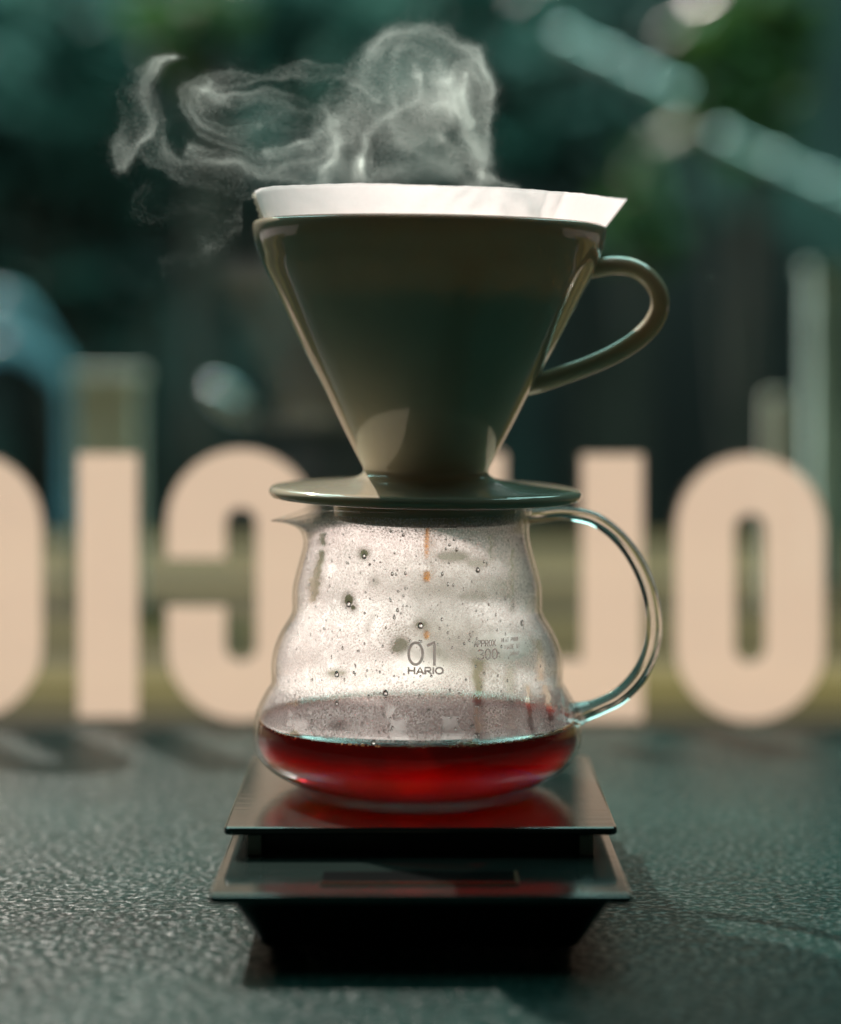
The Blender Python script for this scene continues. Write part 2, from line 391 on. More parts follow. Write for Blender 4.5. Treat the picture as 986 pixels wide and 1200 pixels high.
def outline(cx, cy, hw, hh, r, n=10):
    pts = []
    for sx, sy, a0 in ((1, 1, 0), (-1, 1, 90), (-1, -1, 180), (1, -1, 270)):
        for i in range(n+1):
            a = R(a0+90*i/n); pts.append((cx+sx*(hw-r)+r*math.cos(a), cy+sy*(hh-r)+r*math.sin(a)))
    return pts
def to_pane(p):       # photo px -> point on inner face of pane
    return P(p[0], p[1], WD/(1-WK*(p[0]-493)/F))
def letter(kind, x0, x1, y0, y1, st=69):
    # polygons in photo px of the (mirrored) glyph, laid on the pane
    bm = bmesh.new(); polys = []
    cx, cyy, hw, hh = (x0+x1)/2, (y0+y1)/2, (x1-x0)/2, (y1-y0)/2
    def strip(path, wd):
        pass
    def arc(cx, cy, r, a0, a1, n=14): return [(cx+r*math.cos(R(a0+(a1-a0)*i/n)), cy-r*math.sin(R(a0+(a1-a0)*i/n))) for i in range(n+1)]
    ro = hw*.97; ri = max(hw-st, 6)
    if kind == 'I': outer = [(x0, y1), (x1, y1), (x1, y0), (x0, y0)]; loops = ('poly', outer)
    elif kind == 'L': loops = ('poly', [(x1, y0), (x1-st, y0), (x1-st, y1-st), (x0, y1-st), (x0, y1), (x1, y1)])
    elif kind == 'O':
        o = arc(cx, y0+hw, hw, 0, 180)+arc(cx, y1-hw, hw, 180, 360); i_ = arc(cx, y0+st+ri, ri, 0, 180)+arc(cx, y1-st-ri, ri, 180, 360)
        loops = ('ring', o, i_, True)
    elif kind == 'D':     # mirrored D: stem on the right
        o = [(x1, y0)]+arc(x0+hw, y0+hw, hw, 90, 180)+arc(x0+hw, y1-hw, hw, 180, 270)+[(x1, y1)]
        i_ = [(x1-st, y0+st)]+arc(x0+st+ri, y0+st+ri, ri, 90, 180)+arc(x0+st+ri, y1-st-ri, ri, 180, 270)+[(x1-st, y1-st)]
        loops = ('ring', o, i_, True)
    elif kind == 'C':     # mirrored C: open to the left
        o = [(x0, y0+128)]+arc(cx, y0+hw, hw, 180, 0)+arc(cx, y1-hw, hw, 360, 180)+[(x0, y1-133)]
        i_ = [(x0+st, y0+128)]+arc(cx, y0+st+ri, ri, 180, 0)+arc(cx, y1-st-ri, ri, 360, 180)+[(x0+st, y1-133)]
        loops = ('ring', o, i_, False)
    TH = .0009
    def v(p, back): q = to_pane(p); return bm.verts.new((q.x, q.y-.0004-(0 if back else TH), q.z))
    if loops[0] == 'poly':
        f = [v(p, 0) for p in loops[1]]; b = [v(p, 1) for p in loops[1]]
        if kind == 'L':
            bm.faces.new([f[0], f[1], f[2], f[5]]); bm.faces.new([f[2], f[3], f[4], f[5]])
            bm.faces.new([b[0], b[1], b[2], b[5]]); bm.faces.new([b[2], b[3], b[4], b[5]])
        else: bm.faces.new(f); bm.faces.new(b)
        for i in range(len(f)): bm.faces.new([f[i], f[(i+1) % len(f)], b[(i+1) % len(f)], b[i]])
    else:
        o, i_ = loops[1], loops[2]; n = len(o); m = n if loops[3] else n-1
        fo = [v(p, 0) for p in o]; fi = [v(p, 0) for p in i_]; bo = [v(p, 1) for p in o]; bi = [v(p, 1) for p in i_]
        for k in range(m):
            j = (k+1) % n
            for q in ((fo[k], fo[j], fi[j], fi[k]), (bo[k], bo[j], bi[j], bi[k]), (fo[k], fo[j], bo[j], bo[k]), (fi[k], fi[j], bi[j], bi[k])): bm.faces.new(q)
        if not loops[3]:
            for k in (0, n-1): bm.faces.new([fo[k], fi[k], bi[k], bo[k]])
    bmesh.ops.recalc_face_normals(bm, faces=bm.faces)
    return bm_obj('letter', bm, M_vinyl, t_win)
letter('O', 792, 966, 533, 845, 69)
letter('L', 612, 753, 533, 844, 71)
letter('I', 556, 592, 531, 612)
letter('C', 196, 370, 526, 844, 69)
letter('I', 92, 162, 532, 840)
letter('O', -124, 50, 530, 843, 69)

# ================================================================== table
tb = empty('table', (0, .65, -.72)); tag(tb, 'dark rough stone topped table standing at the shop window', 'table')
box_obj('tabletop', -.9, .9, .12, 1.012, -.03, 0, M_slate, tb, bevel=.0015)
M_leg = pbr('dark table leg', (.02, .02, .02), .5)
for x in (-.8, .8):
    for y in (.2, .93): box_obj('leg', x-.03, x+.03, y-.03, y+.03, -.72, -.0302, M_leg, tb, bevel=.003)

# ================================================================== scale
mm = .001
DX = 0.0
sc_ = empty('kitchen_scale', (0, .70, 0)); tag(sc_, 'black flat coffee scale with raised square platform under the glass server', 'scale')
ZL = 20.6*mm; ZU = 29.2*mm
box_obj('base_body', -.0545, .0545, .6305, .800, 2.2*mm, 17.6*mm, M_black, sc_, bevel=.0006, inset=.0088, vert_r=.004)
box_obj('lower_plate', -.060, .060, .626, .805, 17.8*mm, ZL, M_brush, sc_, bevel=.0009, vert_r=.0025, seg=3)
box_obj('pedestal', -.052, .052, .680, .790, ZL+.0001, 26.6*mm, M_black, sc_, bevel=.0006)
box_obj('platform', -.060, .060, .674, .793, 26.8*mm, ZU, M_brush, sc_, bevel=.0009, vert_r=.0025, seg=3)
for x in (-.0525, .0485): box_obj('spacer', x, x+.004, .675, .6788, ZL+.0002, 26.7*mm, M_clear_plastic, sc_, bevel=.0005)
for x in (-.040, .040):
    for y in (.655, .775):
        lathe_f = lathe('foot', [(0, 0.0001), (.005, .0001), (.005, .0021), (0, .0021)], M_black, sc_, 20)
        lathe_f.location = (x, y, 0); lathe_f.matrix_parent_inverse = Matrix.Translation(-sc_.location)
M_disp = pbr('display window', (.008, .009, .009), .06, spec=.6)
M_dline = pbr('display frame line', (.10, .085, .04), .3, metal=.4)
box_obj('display', -.0285, .0275, .6385, .6530, ZL, ZL+.00035, M_disp, sc_, bevel=.0001, seg=1)
for (x0, x1, y0, y1) in ((-.029, .028, .6380, .6384), (.0276, .0283, .6384, .6531)):
    box_obj('display_frame', x0, x1, y0, y1, ZL, ZL+.0006, M_dline, sc_)
# ================================================================== glass server
CX, CY = -.0011, .740
def cm(pr): return [(r*mm, z*mm) for r, z in pr]
OUT = [(36.2, 30.0), (41, 31.3), (47.6, 34.7), (51.6, 38.0), (53.9, 41.6), (54.7, 45.4), (54.4, 50.3), (53.7, 53.6), (52.4, 56.8), (50.3, 60.6), (48.7, 63.2),
       (48.45, 65.6), (48.6, 69.0), (48.1, 73.0), (46.9, 77), (44.8, 81.3), (42.5, 84.9), (41.5, 87.6), (41.5, 91), (41.3, 95.5), (40.4, 99.5), (39.2, 104), (38.0, 108.5), (37.3, 112.4), (37.3, 115.8), (37.9, 119.2), (38.9, 122.0)]
outp = [(a, b) for a, b in spline(OUT, 4)]
def rad_at(z):          # outer radius in mm at height z mm
    for (r0, z0), (r1, z1) in zip(outp[:-1], outp[1:]):
        if z0 <= z <= z1: return r0+(r1-r0)*(z-z0)/max(z1-z0, 1e-6)
    return outp[0][0] if z < outp[0][1] else outp[-1][0]
def spout(r, a, z):
    k = max(0, (z/mm-108)/14); k = min(k, 1.1)
    d = abs((a-math.pi+math.pi) % (2*math.pi)-math.pi)
    g = math.exp(-(d/.30)**2)
    rr = r+mm*9.2*g*k**2.0
    dz = -mm*4.2*g*max(0, k-.55)*0 + (-mm*9.5*math.exp(-(d/.45)**2)*max(0, k-.35)**1.5)
    return (CX+rr*math.cos(a), CY+rr*math.sin(a), z+dz)
srv = empty('glass_server', (CX, CY, ZU)); tag(srv, 'clear round coffee server with fogged wavy glass and white print', 'coffee server')
M_glass = thin_glass('borosilicate glass', (.985, .99, .985), 1.5)
wall = 1.5
inner = [(r-wall, z+ (1.2 if i < 3 else 0)) for i, (r, z) in enumerate(outp)]
prof = [(0, 31.6), (20, 30.8), (32, 29.9), (34.5, 29.35)]+[(r, z) for r, z in outp]+[(38.5, 122.9), (37.6, 122.6)]+inner[::-1]+[(30, 32.3), (0, 33.6)]
lathe('body', cm(prof), M_glass, srv, 160, spout)
# glass handle: solid rod, real refraction
M_rod = real_glass('solid glass rod', 1.46)
hp = [(612, 605, 11), (634, 604, 9), (664, 602, 8.2), (700, 610, 8.4), (733, 638, 8.8), (756, 678, 9.2), (766, 720, 9.6), (764, 757, 9.8), (750, 790, 10), (727, 815, 10), (702, 828, 10), (684, 834, 12), (672, 838, 16)]
tube('handle', [P(x, y, .740) for x, y, r in hp], [r*.740/F for x, y, r in hp], M_rod, srv, seg=28, n=10, squash=1.05)

# ---- coffee in the server
def coffee_mat():
    m, nt, out = new_mat('brewed coffee'); L = nt.links.new
    t_ = nd(nt, 'ShaderNodeBsdfTransparent'); g_ = nd(nt, 'ShaderNodeBsdfGlossy'); g_.inputs['Roughness'].default_value = .02
    mx = nd(nt, 'ShaderNodeMixShader'); L(schlick(nt, 1.33), mx.inputs[0]); L(t_.outputs[0], mx.inputs[1]); L(g_.outputs[0], mx.inputs[2])
    L(mx.outputs[0], out.inputs['Surface'])
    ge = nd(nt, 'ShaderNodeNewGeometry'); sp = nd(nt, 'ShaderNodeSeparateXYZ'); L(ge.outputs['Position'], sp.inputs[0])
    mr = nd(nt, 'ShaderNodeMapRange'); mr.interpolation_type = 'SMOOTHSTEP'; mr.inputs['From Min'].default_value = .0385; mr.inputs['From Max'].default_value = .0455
    mr.inputs['To Min'].default_value = 14; mr.inputs['To Max'].default_value = 620; L(sp.outputs['Z'], mr.inputs['Value'])  # absorption graded by height: puts the shaded top band into the liquid's colour
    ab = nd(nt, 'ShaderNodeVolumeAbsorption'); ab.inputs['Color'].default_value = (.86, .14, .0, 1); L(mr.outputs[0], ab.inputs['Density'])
    sc = nd(nt, 'ShaderNodeVolumeScatter'); sc.inputs['Color'].default_value = (1, .20, .02, 1); ms = nd(nt, 'ShaderNodeMapRange'); ms.inputs['From Min'].default_value = .0385; ms.inputs['From Max'].default_value = .0455; ms.inputs['To Min'].default_value = 122; ms.inputs['To Max'].default_value = 7; L(sp.outputs['Z'], ms.inputs['Value']); L(ms.outputs[0], sc.inputs['Density']); sc.inputs['Anisotropy'].default_value = .4  # scatter strongest low down, stands in for sunlight focused at the base
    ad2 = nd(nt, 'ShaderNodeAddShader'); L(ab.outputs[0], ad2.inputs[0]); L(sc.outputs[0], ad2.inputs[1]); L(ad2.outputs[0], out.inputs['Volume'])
    return m
LV = 51.0
cof = empty('coffee', (CX, CY, 32*mm)); tag(cof, 'dark red brewed coffee filling the bottom of the glass server', 'coffee')
lp = [(0, 33.75), (30, 32.45)]+[(r-wall-.06, z+(1.35 if i < 3 else .1)) for i, (r, z) in enumerate(outp) if z < LV-.4]
rl = rad_at(LV)-wall-.06
lp += [(rl, LV+.9), (rl-.5, LV+.35), (rl-1.6, LV), (rl*.5, LV), (0, LV)]
shift = lambda r, a, z: (CX+r*math.cos(a), CY+r*math.sin(a), z)
def shift_c(r, a, z): return (CX+r*math.cos(a), CY+r*math.sin(a), z)
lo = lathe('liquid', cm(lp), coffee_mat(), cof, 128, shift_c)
for v in lo.data.vertices:
    if v.co.x == 0 and v.co.y == 0: v.co.x += CX; v.co.y += CY
for v in bpy.data.objects['body'].data.vertices:
    if v.co.x == 0 and v.co.y == 0: v.co.x += CX; v.co.y += CY
# bubbles riding at the rim of the coffee
M_bub = thin_glass('bubble film', (.95, .90, .80), 2.0, rough=.08)
rnd = random.Random(11)
def ring_pt(px, D_front=True, r=rl):
    # point of the meniscus ring seen at photo column px on the near side
    for it in range(720):
        a = -math.pi+it*math.pi/720
        x = CX+r*mm*math.cos(a); y = CY+r*mm*math.sin(a)
        if x*F/y+493 >= px: return x, y, a
    return x, y, a
def sphere(bm, c, r, u=12, v=8):
    mt = Matrix.Translation(c) @ Matrix.Diagonal((r, r, r, 1)); bmesh.ops.create_uvsphere(bm, u_segments=u, v_segments=v, radius=1, matrix=mt)
for px, r in ((345, 1.55), (384, .5), (395, .6), (480, .8), (484, .6), (540, 1.1), (550, 1.3), (557, .9), (612, .7), (622, .9), (634, 1.0), (645, .9), (656, 1.0), (664, .8), (640, .6), (628, .5)):
    x, y, a = ring_pt(px, r=rl-r*.9); bm = bmesh.new(); sphere(bm, (x, y, (LV+r*.45)*mm), r*mm, 20, 14); bm_obj('bubble', bm, M_bub, cof, True)
bm = bmesh.new()
for i in range(280):
    a = rnd.uniform(-math.pi, math.pi) if i < 90 else rnd.gauss(-.62, .22); r = rnd.uniform(.2, .5); q = rl-r*.8-abs(rnd.gauss(0, .5))
    sphere(bm, (CX+q*mm*math.cos(a), CY+q*mm*math.sin(a), (LV+r*.5)*mm), r*mm, 8, 5)
o = bm_obj('foam', bm, pbr('pale coffee foam', (.95, .80, .55), .12, trans=.6, spec=.8), cof, True); o['kind'] = 'stuff'

# ---- condensation film: inner fog with clear runs
def fog_mat():
    m, nt, out = new_mat('condensation'); L = nt.links.new
    tc = nd(nt, 'ShaderNodeTexCoord'); sep = nd(nt, 'ShaderNodeSeparateXYZ'); L(tc.outputs['Object'], sep.inputs[0])
    at = nd(nt, 'ShaderNodeAttribute', attribute_name='clear')
    # fine droplets
    vo = nd(nt, 'ShaderNodeTexVoronoi', i_Scale=1400); L(tc.outputs['Object'], vo.inputs['Vector'])
    no = nd(nt, 'ShaderNodeTexNoise', i_Scale=60, i_Detail=9, i_Roughness=.7); L(tc.outputs['Object'], no.inputs['Vector'])
    # streak noise stretched downwards
    mp = nd(nt, 'ShaderNodeMapping'); mp.inputs['Scale'].default_value = (1, 1, .22); L(tc.outputs['Object'], mp.inputs[0])
    ns = nd(nt, 'ShaderNodeTexNoise', i_Scale=150, i_Detail=4, i_Roughness=.55); L(mp.outputs[0], ns.inputs['Vector'])
    def ramp(src, a, b, ta=0, tb=1):
        r = nd(nt, 'ShaderNodeMapRange'); r.inputs['From Min'].default_value = a; r.inputs['From Max'].default_value = b
        r.inputs['To Min'].default_value = ta; r.inputs['To Max'].default_value = tb; L(src, r.inputs['Value']); return r.outputs[0]
    def mth(op, a, b):
        n = nd(nt, 'ShaderNodeMath', operation=op)
        for i, x in enumerate((a, b)):
            if isinstance(x, (int, float)): n.inputs[i].default_value = x
            else: L(x, n.inputs[i])
        return n.outputs[0]
    drops = ramp(vo.outputs['Distance'], .12, .70, 1, .35)
    patch = ramp(no.outputs['Fac'], .40, .60, .70, 1.0)
    hole = ramp(ns.outputs['Fac'], .30, .345, .45, 1)
    fog = mth('MULTIPLY', mth('MULTIPLY', drops, patch), hole)
    fog = mth('MULTIPLY', fog, ramp(at.outputs['Fac'], 0, 1, 1, 0))
    fog = mth('MINIMUM', mth('MULTIPLY', fog, 1.5), .97)
    tr = nd(nt, 'ShaderNodeBsdfTransparent'); tl = nd(nt, 'ShaderNodeBsdfTranslucent'); tl.inputs[0].default_value = (1, .90, .90, 1)
    df = nd(nt, 'ShaderNodeBsdfDiffuse'); df.inputs[0].default_value = (.8, .78, .75, 1)
    gl = nd(nt, 'ShaderNodeBsdfGlossy'); gl.inputs['Roughness'].default_value = .25
    bp = nd(nt, 'ShaderNodeBump'); bp.inputs['Strength'].default_value = .5; bp.inputs['Distance'].default_value = .00008; L(vo.outputs['Distance'], bp.inputs['Height'])
    for n in (tl, df, gl): L(bp.outputs[0], n.inputs['Normal'])
    bp2 = nd(nt, 'ShaderNodeBump'); bp2.inputs['Strength'].default_value = .8; bp2.inputs['Distance'].default_value = .00035; L(vo.outputs['Distance'], bp2.inputs['Height'])
    a = nd(nt, 'ShaderNodeMixShader'); a.inputs[0].default_value = .12; L(tl.outputs[0], a.inputs[1]); L(df.outputs[0], a.inputs[2])
    rf = nd(nt, 'ShaderNodeBsdfRefraction'); rf.inputs['IOR'].default_value = 1.12; rf.inputs['Roughness'].default_value = .55; rf.inputs['Color'].default_value = (1, .92, .92, 1)
    L(bp2.outputs[0], rf.inputs['Normal'])
    a_ = nd(nt, 'ShaderNodeMixShader'); a_.inputs[0].default_value = .0; fa = nd(nt, 'ShaderNodeAttribute', attribute_name='front'); L(fa.outputs['Fac'], a_.inputs[0]); L(a.outputs[0], a_.inputs[1]); L(rf.outputs[0], a_.inputs[2]); a = a_
    b = nd(nt, 'ShaderNodeMixShader'); b.inputs[0].default_value = .06; L(a.outputs[0], b.inputs[1]); L(gl.outputs[0], b.inputs[2])
    c = nd(nt, 'ShaderNodeMixShader'); L(fog, c.inputs[0]); L(tr.outputs[0], c.inputs[1]); L(b.outputs[0], c.inputs[2])
    L(c.outputs[0], out.inputs['Surface']); return m
# a single fine sheet on the inner wall; per-vertex 'clear' marks runs and wiped spots
SEG = 900; ZN = 330
z0f, z1f = LV+1.4, 121.0
zz = np.linspace(z0f, z1f, ZN)
rr = np.array([rad_at(z)-wall-.12 for z in zz])
verts = []; clear = np.zeros((ZN, SEG))
ang = np.linspace(-math.pi, math.pi, SEG, endpoint=False)
A, Z = np.meshgrid(ang, zz)
Rr = np.repeat(rr[:, None], SEG, 1)
X = CX+Rr*mm*np.cos(A); Y = CY+Rr*mm*np.sin(A); ZW = Z*mm
g = np.exp(-(((np.abs(A)-math.pi))/.30)**2); kk = np.clip((Z-108)/14, 0, 1.1)
X += mm*9.2*g*kk**2.0*np.cos(A); ZW = ZW-mm*9.5*np.exp(-((np.abs(A)-math.pi)/.45)**2)*np.clip(kk-.35, 0, 9)**1.5
PX = X*F/Y+493; PY = 400-(ZW-EYE)*F/Y; FRONT = (A < 0)
nr = np.random.default_rng(5)
def wob(z, k): r = np.random.default_rng(k); return sum(np.sin(z*r.uniform(.15, 1.6)+r.uniform(0, 6))*r.uniform(.3, 1) for _ in range(4))
def run(px, y0, y1, w0, w1, lean=0, k=1, s=1.0, front=None):
    t_ = np.clip((PY-y0)/(y1-y0), 0, 1); c = px+lean*t_+wob(Z, k)*1.1
    wd = (w0+(w1-w0)*t_)*(1+.35*wob(Z*1.7, k+50)/2)
    e = np.clip((1-np.abs(PX-c)/np.maximum(wd, .3))*3, 0, 1)*np.clip((PY-y0)/3, 0, 1)*np.clip((y1-PY)/3, 0, 1)
    if w0 > 1.5: wd = np.where(FRONT, wd, wd+3)
    e = e if w0 <= 1.5 else np.clip((1-np.abs(PX-c)/np.maximum(wd, .3))*3, 0, 1)*np.clip((PY-y0)/3, 0, 1)*np.clip((y1-PY)/3, 0, 1)
    sel = np.where(FRONT, 1, 1 if w0 > 1.5 else .0)
    np.maximum(clear, e*s*sel, out=clear)
def spot(px, py, rx, ry, s=1, front=None):
    if rx > 2.7: rx, ry = np.where(FRONT, rx, rx+4), np.where(FRONT, ry, ry+4)
    big = np.max(rx) > 2.7
    d = ((PX-px)/rx)**2+((PY-py)/ry)**2; e = np.clip((1-d)*2.5, 0, 1); sel = np.where(FRONT, 1, 1 if big else 0)
    np.maximum(clear, e*s*sel, out=clear)
run(378, 622, 642, 4, 3.5, k=1); run(377, 642, 690, 3, 7, lean=-8, k=2); run(369, 675, 708, 8, 4, lean=-3, k=3); run(362, 705, 760, .9, .8, lean=-20, k=4, s=.8)
spot(427, 649, 5, 5.5); spot(409, 703, 5.5, 7.5); spot(414, 712, 3, 3); spot(470, 755, 9, 8, .9); spot(465, 760, 7, 5, .9); spot(395, 789, 11, 2.6, .8); spot(493, 732, 7, 3.5, .9); spot(440, 682, 3, 3, .6)
spot(530, 652, 20, 5, .8); spot(560, 660, 12, 4, .7); spot(520, 690, 16, 10, .35); spot(575, 690, 24, 14, .4); spot(555, 700, 20, 4, .7)
run(560, 770, 830, 8, 4, k=7, s=.9); run(598, 780, 815, 5, 6, k=8, s=.6); run(632, 748, 800, 3.5, 4, lean=2, k=9, s=.9); run(638, 800, 846, 3, 5, lean=10, k=10, s=.9)
run(618, 800, 858, 2, 4, lean=6, k=11, s=.9); run(657, 805, 850, 1.5, 3, lean=10, k=12); run(600, 640, 720, 2, 2, k=13, s=.7); run(575, 625, 660, 2.5, 1.5, k=14, s=.7)
run(455, 815, 870, 4, 6, lean=8, k=15, s=.8); run(465, 842, 872, 8, 14, lean=6, k=16); run(530, 838, 872, 12, 14, k=17); run(558, 812, 874, 3, 4, k=18)
run(340, 830, 852, 2, 4, k=19); run(352, 842, 862, 12, 8, k=20, s=.8); run(425, 862, 870, 40, 60, k=21, s=.7); run(505, 625, 720, 2.5, 2.5, k=22, s=.4)
for i in range(46):
    x = nr.uniform(345, 660); y = nr.uniform(635, 820); run(x, y, y+nr.uniform(5, 26), .6, nr.uniform(.8, 1.8), k=60+i, s=nr.uniform(.4, .9))
for i in range(170): spot(nr.uniform(335, 665), nr.uniform(620, 860), nr.uniform(.9, 2.6), nr.uniform(.9, 2.8), nr.uniform(.4, 1))

for qx, qy, qa, qb in ((498, 772, 32, 26), (584, 759, 40, 19)):
    np.maximum(clear, FRONT*np.clip(1.4*np.exp(-(((PX-qx)/qa)**2+((PY-qy)/qb)**2)**2), 0, 1), out=clear)
# slow thinning of the film towards the middle, where the dripper drips
mid = np.exp(-((PX-512-(PY-700)*.32)/60)**2)*np.exp(-((PY-725)/80)**4)*.5
np.maximum(clear, mid*FRONT, out=clear)
np.maximum(clear, np.clip((112-Z)*0, 0, 1)+(Z > 117.5)*np.clip((Z-117.5)/3, 0, .5), out=clear)
np.maximum(clear, (~FRONT)*.0, out=clear)
cxm = 512+(PY-700)*.32
band = np.clip(1.35*np.exp(-((PX-cxm)/46)**2)*np.exp(-((PY-735)/62)**4), 0, 1)
np.maximum(clear, (~FRONT)*.55*band, out=clear)
np.maximum(clear, FRONT*.22*(1-np.clip((PY-800)/30, 0, 1)), out=clear)
V = np.stack([X, Y, ZW], 2).reshape(-1, 3)
idx = np.arange(ZN*SEG).reshape(ZN, SEG); nxt = np.roll(idx, -1, 1)
Fc = np.stack([idx[:-1], nxt[:-1], nxt[1:], idx[1:]], 2).reshape(-1, 4)
me = bpy.data.meshes.new('condensation_film')
me.vertices.add(len(V)); me.vertices.foreach_set('co', V.astype(np.float32).ravel())
me.loops.add(Fc.size); me.loops.foreach_set('vertex_index', Fc.astype(np.int32).ravel())
me.polygons.add(len(Fc)); me.polygons.foreach_set('loop_start', np.arange(0, Fc.size, 4, dtype=np.int32)); me.polygons.foreach_set('loop_total', np.full(len(Fc), 4, dtype=np.int32))
me.update(calc_edges=True); me.polygons.foreach_set('use_smooth', np.ones(len(Fc), bool))
at = me.attributes.new('clear', 'FLOAT', 'POINT'); at.data.foreach_set('value', clear.astype(np.float32).ravel())
a2 = me.attributes.new('front', 'FLOAT', 'POINT'); a2.data.foreach_set('value', ((.10+.55*np.clip(-(Y-CY)/.02, 0, 1))*(1-.35*np.clip((PY-805)/12, 0, 1))).astype(np.float32).ravel())
me.materials.append(fog_mat())
o = bpy.data.objects.new('condensation_film', me); COL.objects.link(o); o.parent = srv; o.matrix_parent_inverse = Matrix.Translation(-srv.location); o['kind'] = 'stuff'

# ---- real drops sitting on the inner wall
M_drop = real_glass('water drop', 1.33)
bm = bmesh.new()
def wall_pt(px, py):
    # near inner wall point seen at photo pixel
    z = EYE+(400-py)*(CY-.045)/F
    a = -math.pi/2
    for _ in range(30):
        r = (rad_at(z/mm)-wall-.15)*mm
        y = CY+r*math.sin(a); x = (px-493)*y/F
        c_ = max(-1, min(1, (x-CX)/r)); a = -math.acos(c_)
        y = CY+r*math.sin(a); z = EYE+(400-py)*y/F
    return Vector((CX+r*math.cos(a), y, z)), a
def add_drop(px, py, w, h, bm):
    p, a = wall_pt(px, py)
    nrm = Vector((-math.cos(a), -math.sin(a), 0)); tan = Vector((-math.sin(a), math.cos(a), 0))
    n = 10; c0 = bm.verts.new(p+nrm*w*.55*mm)
    rings = []
    for f, d in ((.55, .42), (1, -.05)):
        rg = []
        for k in range(n):
            th = 2*math.pi*k/n; zz_ = math.sin(th)*h*f; 
            rg.append(bm.verts.new(p+nrm*w*d*mm+tan*math.cos(th)*w*f*mm*(1-.25*math.sin(th))+Vector((0, 0, zz_*mm))))
        rings.append(rg)
    for k in range(n):
        k2 = (k+1) % n
        bm.faces.new((c0, rings[0][k], rings[0][k2])); bm.faces.new((rings[0][k], rings[1][k], rings[1][k2], rings[0][k2]))
    bm.faces.new(rings[1][::-1])
rnd = random.Random(9)
for i in range(420):
    x = rnd.uniform(338, 664); y = rnd.uniform(612, 850); s = rnd.choice((.14, .16, .2, .24, .34)); add_drop(x, y, s, s*rnd.uniform(1, 1.6), bm)
for i in range(60):
    x = rnd.choice((rnd.gauss(455, 8), rnd.gauss(530, 10), rnd.gauss(560, 4), rnd.gauss(635, 6), rnd.gauss(350, 8))); add_drop(x, rnd.uniform(812, 868), .36, .36, bm)
for i in range(70): add_drop(rnd.uniform(340, 662), rnd.uniform(615, 860), rnd.uniform(.25, .5), rnd.uniform(.3, .75), bm)
for x, y, s in ((427, 652, .8), (409, 708, .9), (395, 790, .9), (493, 733, .9), (452, 812, .9), (395, 824, .7), (438, 870, .8), (560, 668, .8), (612, 730, .9), (633, 700, .7), (656, 830, .9)):
    add_drop(x, y, s, s*1.2, bm)
bmesh.ops.recalc_face_normals(bm, faces=bm.faces)
o = bm_obj('condensation_drops', bm, M_drop, srv, True); o['kind'] = 'stuff'

# ---- white print on the front of the glass
def surf_pt(px, py, off=.12):
    z = EYE+(400-py)*(CY-.047)/F; a = -math.pi/2
    for _ in range(30):
        r = (rad_at(z/mm)+off)*mm; 
        y = CY+r*math.sin(a); x = (px-493)*y/F
        a = -math.acos(max(-1, min(1, (x-CX)/r))); y = CY+r*math.sin(a); z = EYE+(400-py)*y/F
    return Vector((CX+r*math.cos(a), y, z))
def strokes_obj(name, strokes, wd):
    # strokes: polylines in photo px, mapped on the glass
    bm = bmesh.new()
    for st in strokes:
        pts = []
        for (a, b) in zip(st[:-1], st[1:]):
            n = max(1, int(math.dist(a, b)/3))
            for i in range(n): pts.append((a[0]+(b[0]-a[0])*i/n, a[1]+(b[1]-a[1])*i/n))
        pts.append(st[-1]); L_, R_ = [], []
        cl = math.dist(st[0], st[-1]) < .01
        for i, p in enumerate(pts):
            if cl and i in (0, len(pts)-1): a, b = pts[-2], pts[1]
            else: a = pts[max(i-1, 0)]; b = pts[min(i+1, len(pts)-1)]
            dx, dy = b[0]-a[0], b[1]-a[1]; l = math.hypot(dx, dy) or 1; nx, ny = -dy/l*wd/2, dx/l*wd/2
            ex = (dx/l*wd/2, dy/l*wd/2) if not cl else (0, 0)
            o_ = (-ex[0], -ex[1]) if i == 0 else (ex if i == len(pts)-1 else (0, 0))
            q = (p[0]+o_[0]*.6, p[1]+o_[1]*.6)
            L_.append([bm.verts.new(surf_pt(q[0]+nx, q[1]+ny, of)) for of in (.09,)]); R_.append([bm.verts.new(surf_pt(q[0]-nx, q[1]-ny, of)) for of in (.09,)])
        for i in range(len(pts)-1): bm.faces.new((L_[i][0], L_[i+1][0], R_[i+1][0], R_[i][0]))
    return bm_obj(name, bm, M_white_print, srv)
def ell(cx, cy, rx, ry, n=26, a0=0, a1=360): return [(cx+rx*math.cos(R(a0+(a1-a0)*i/n)), cy+ry*math.sin(R(a0+(a1-a0)*i/n))) for i in range(n+1)]
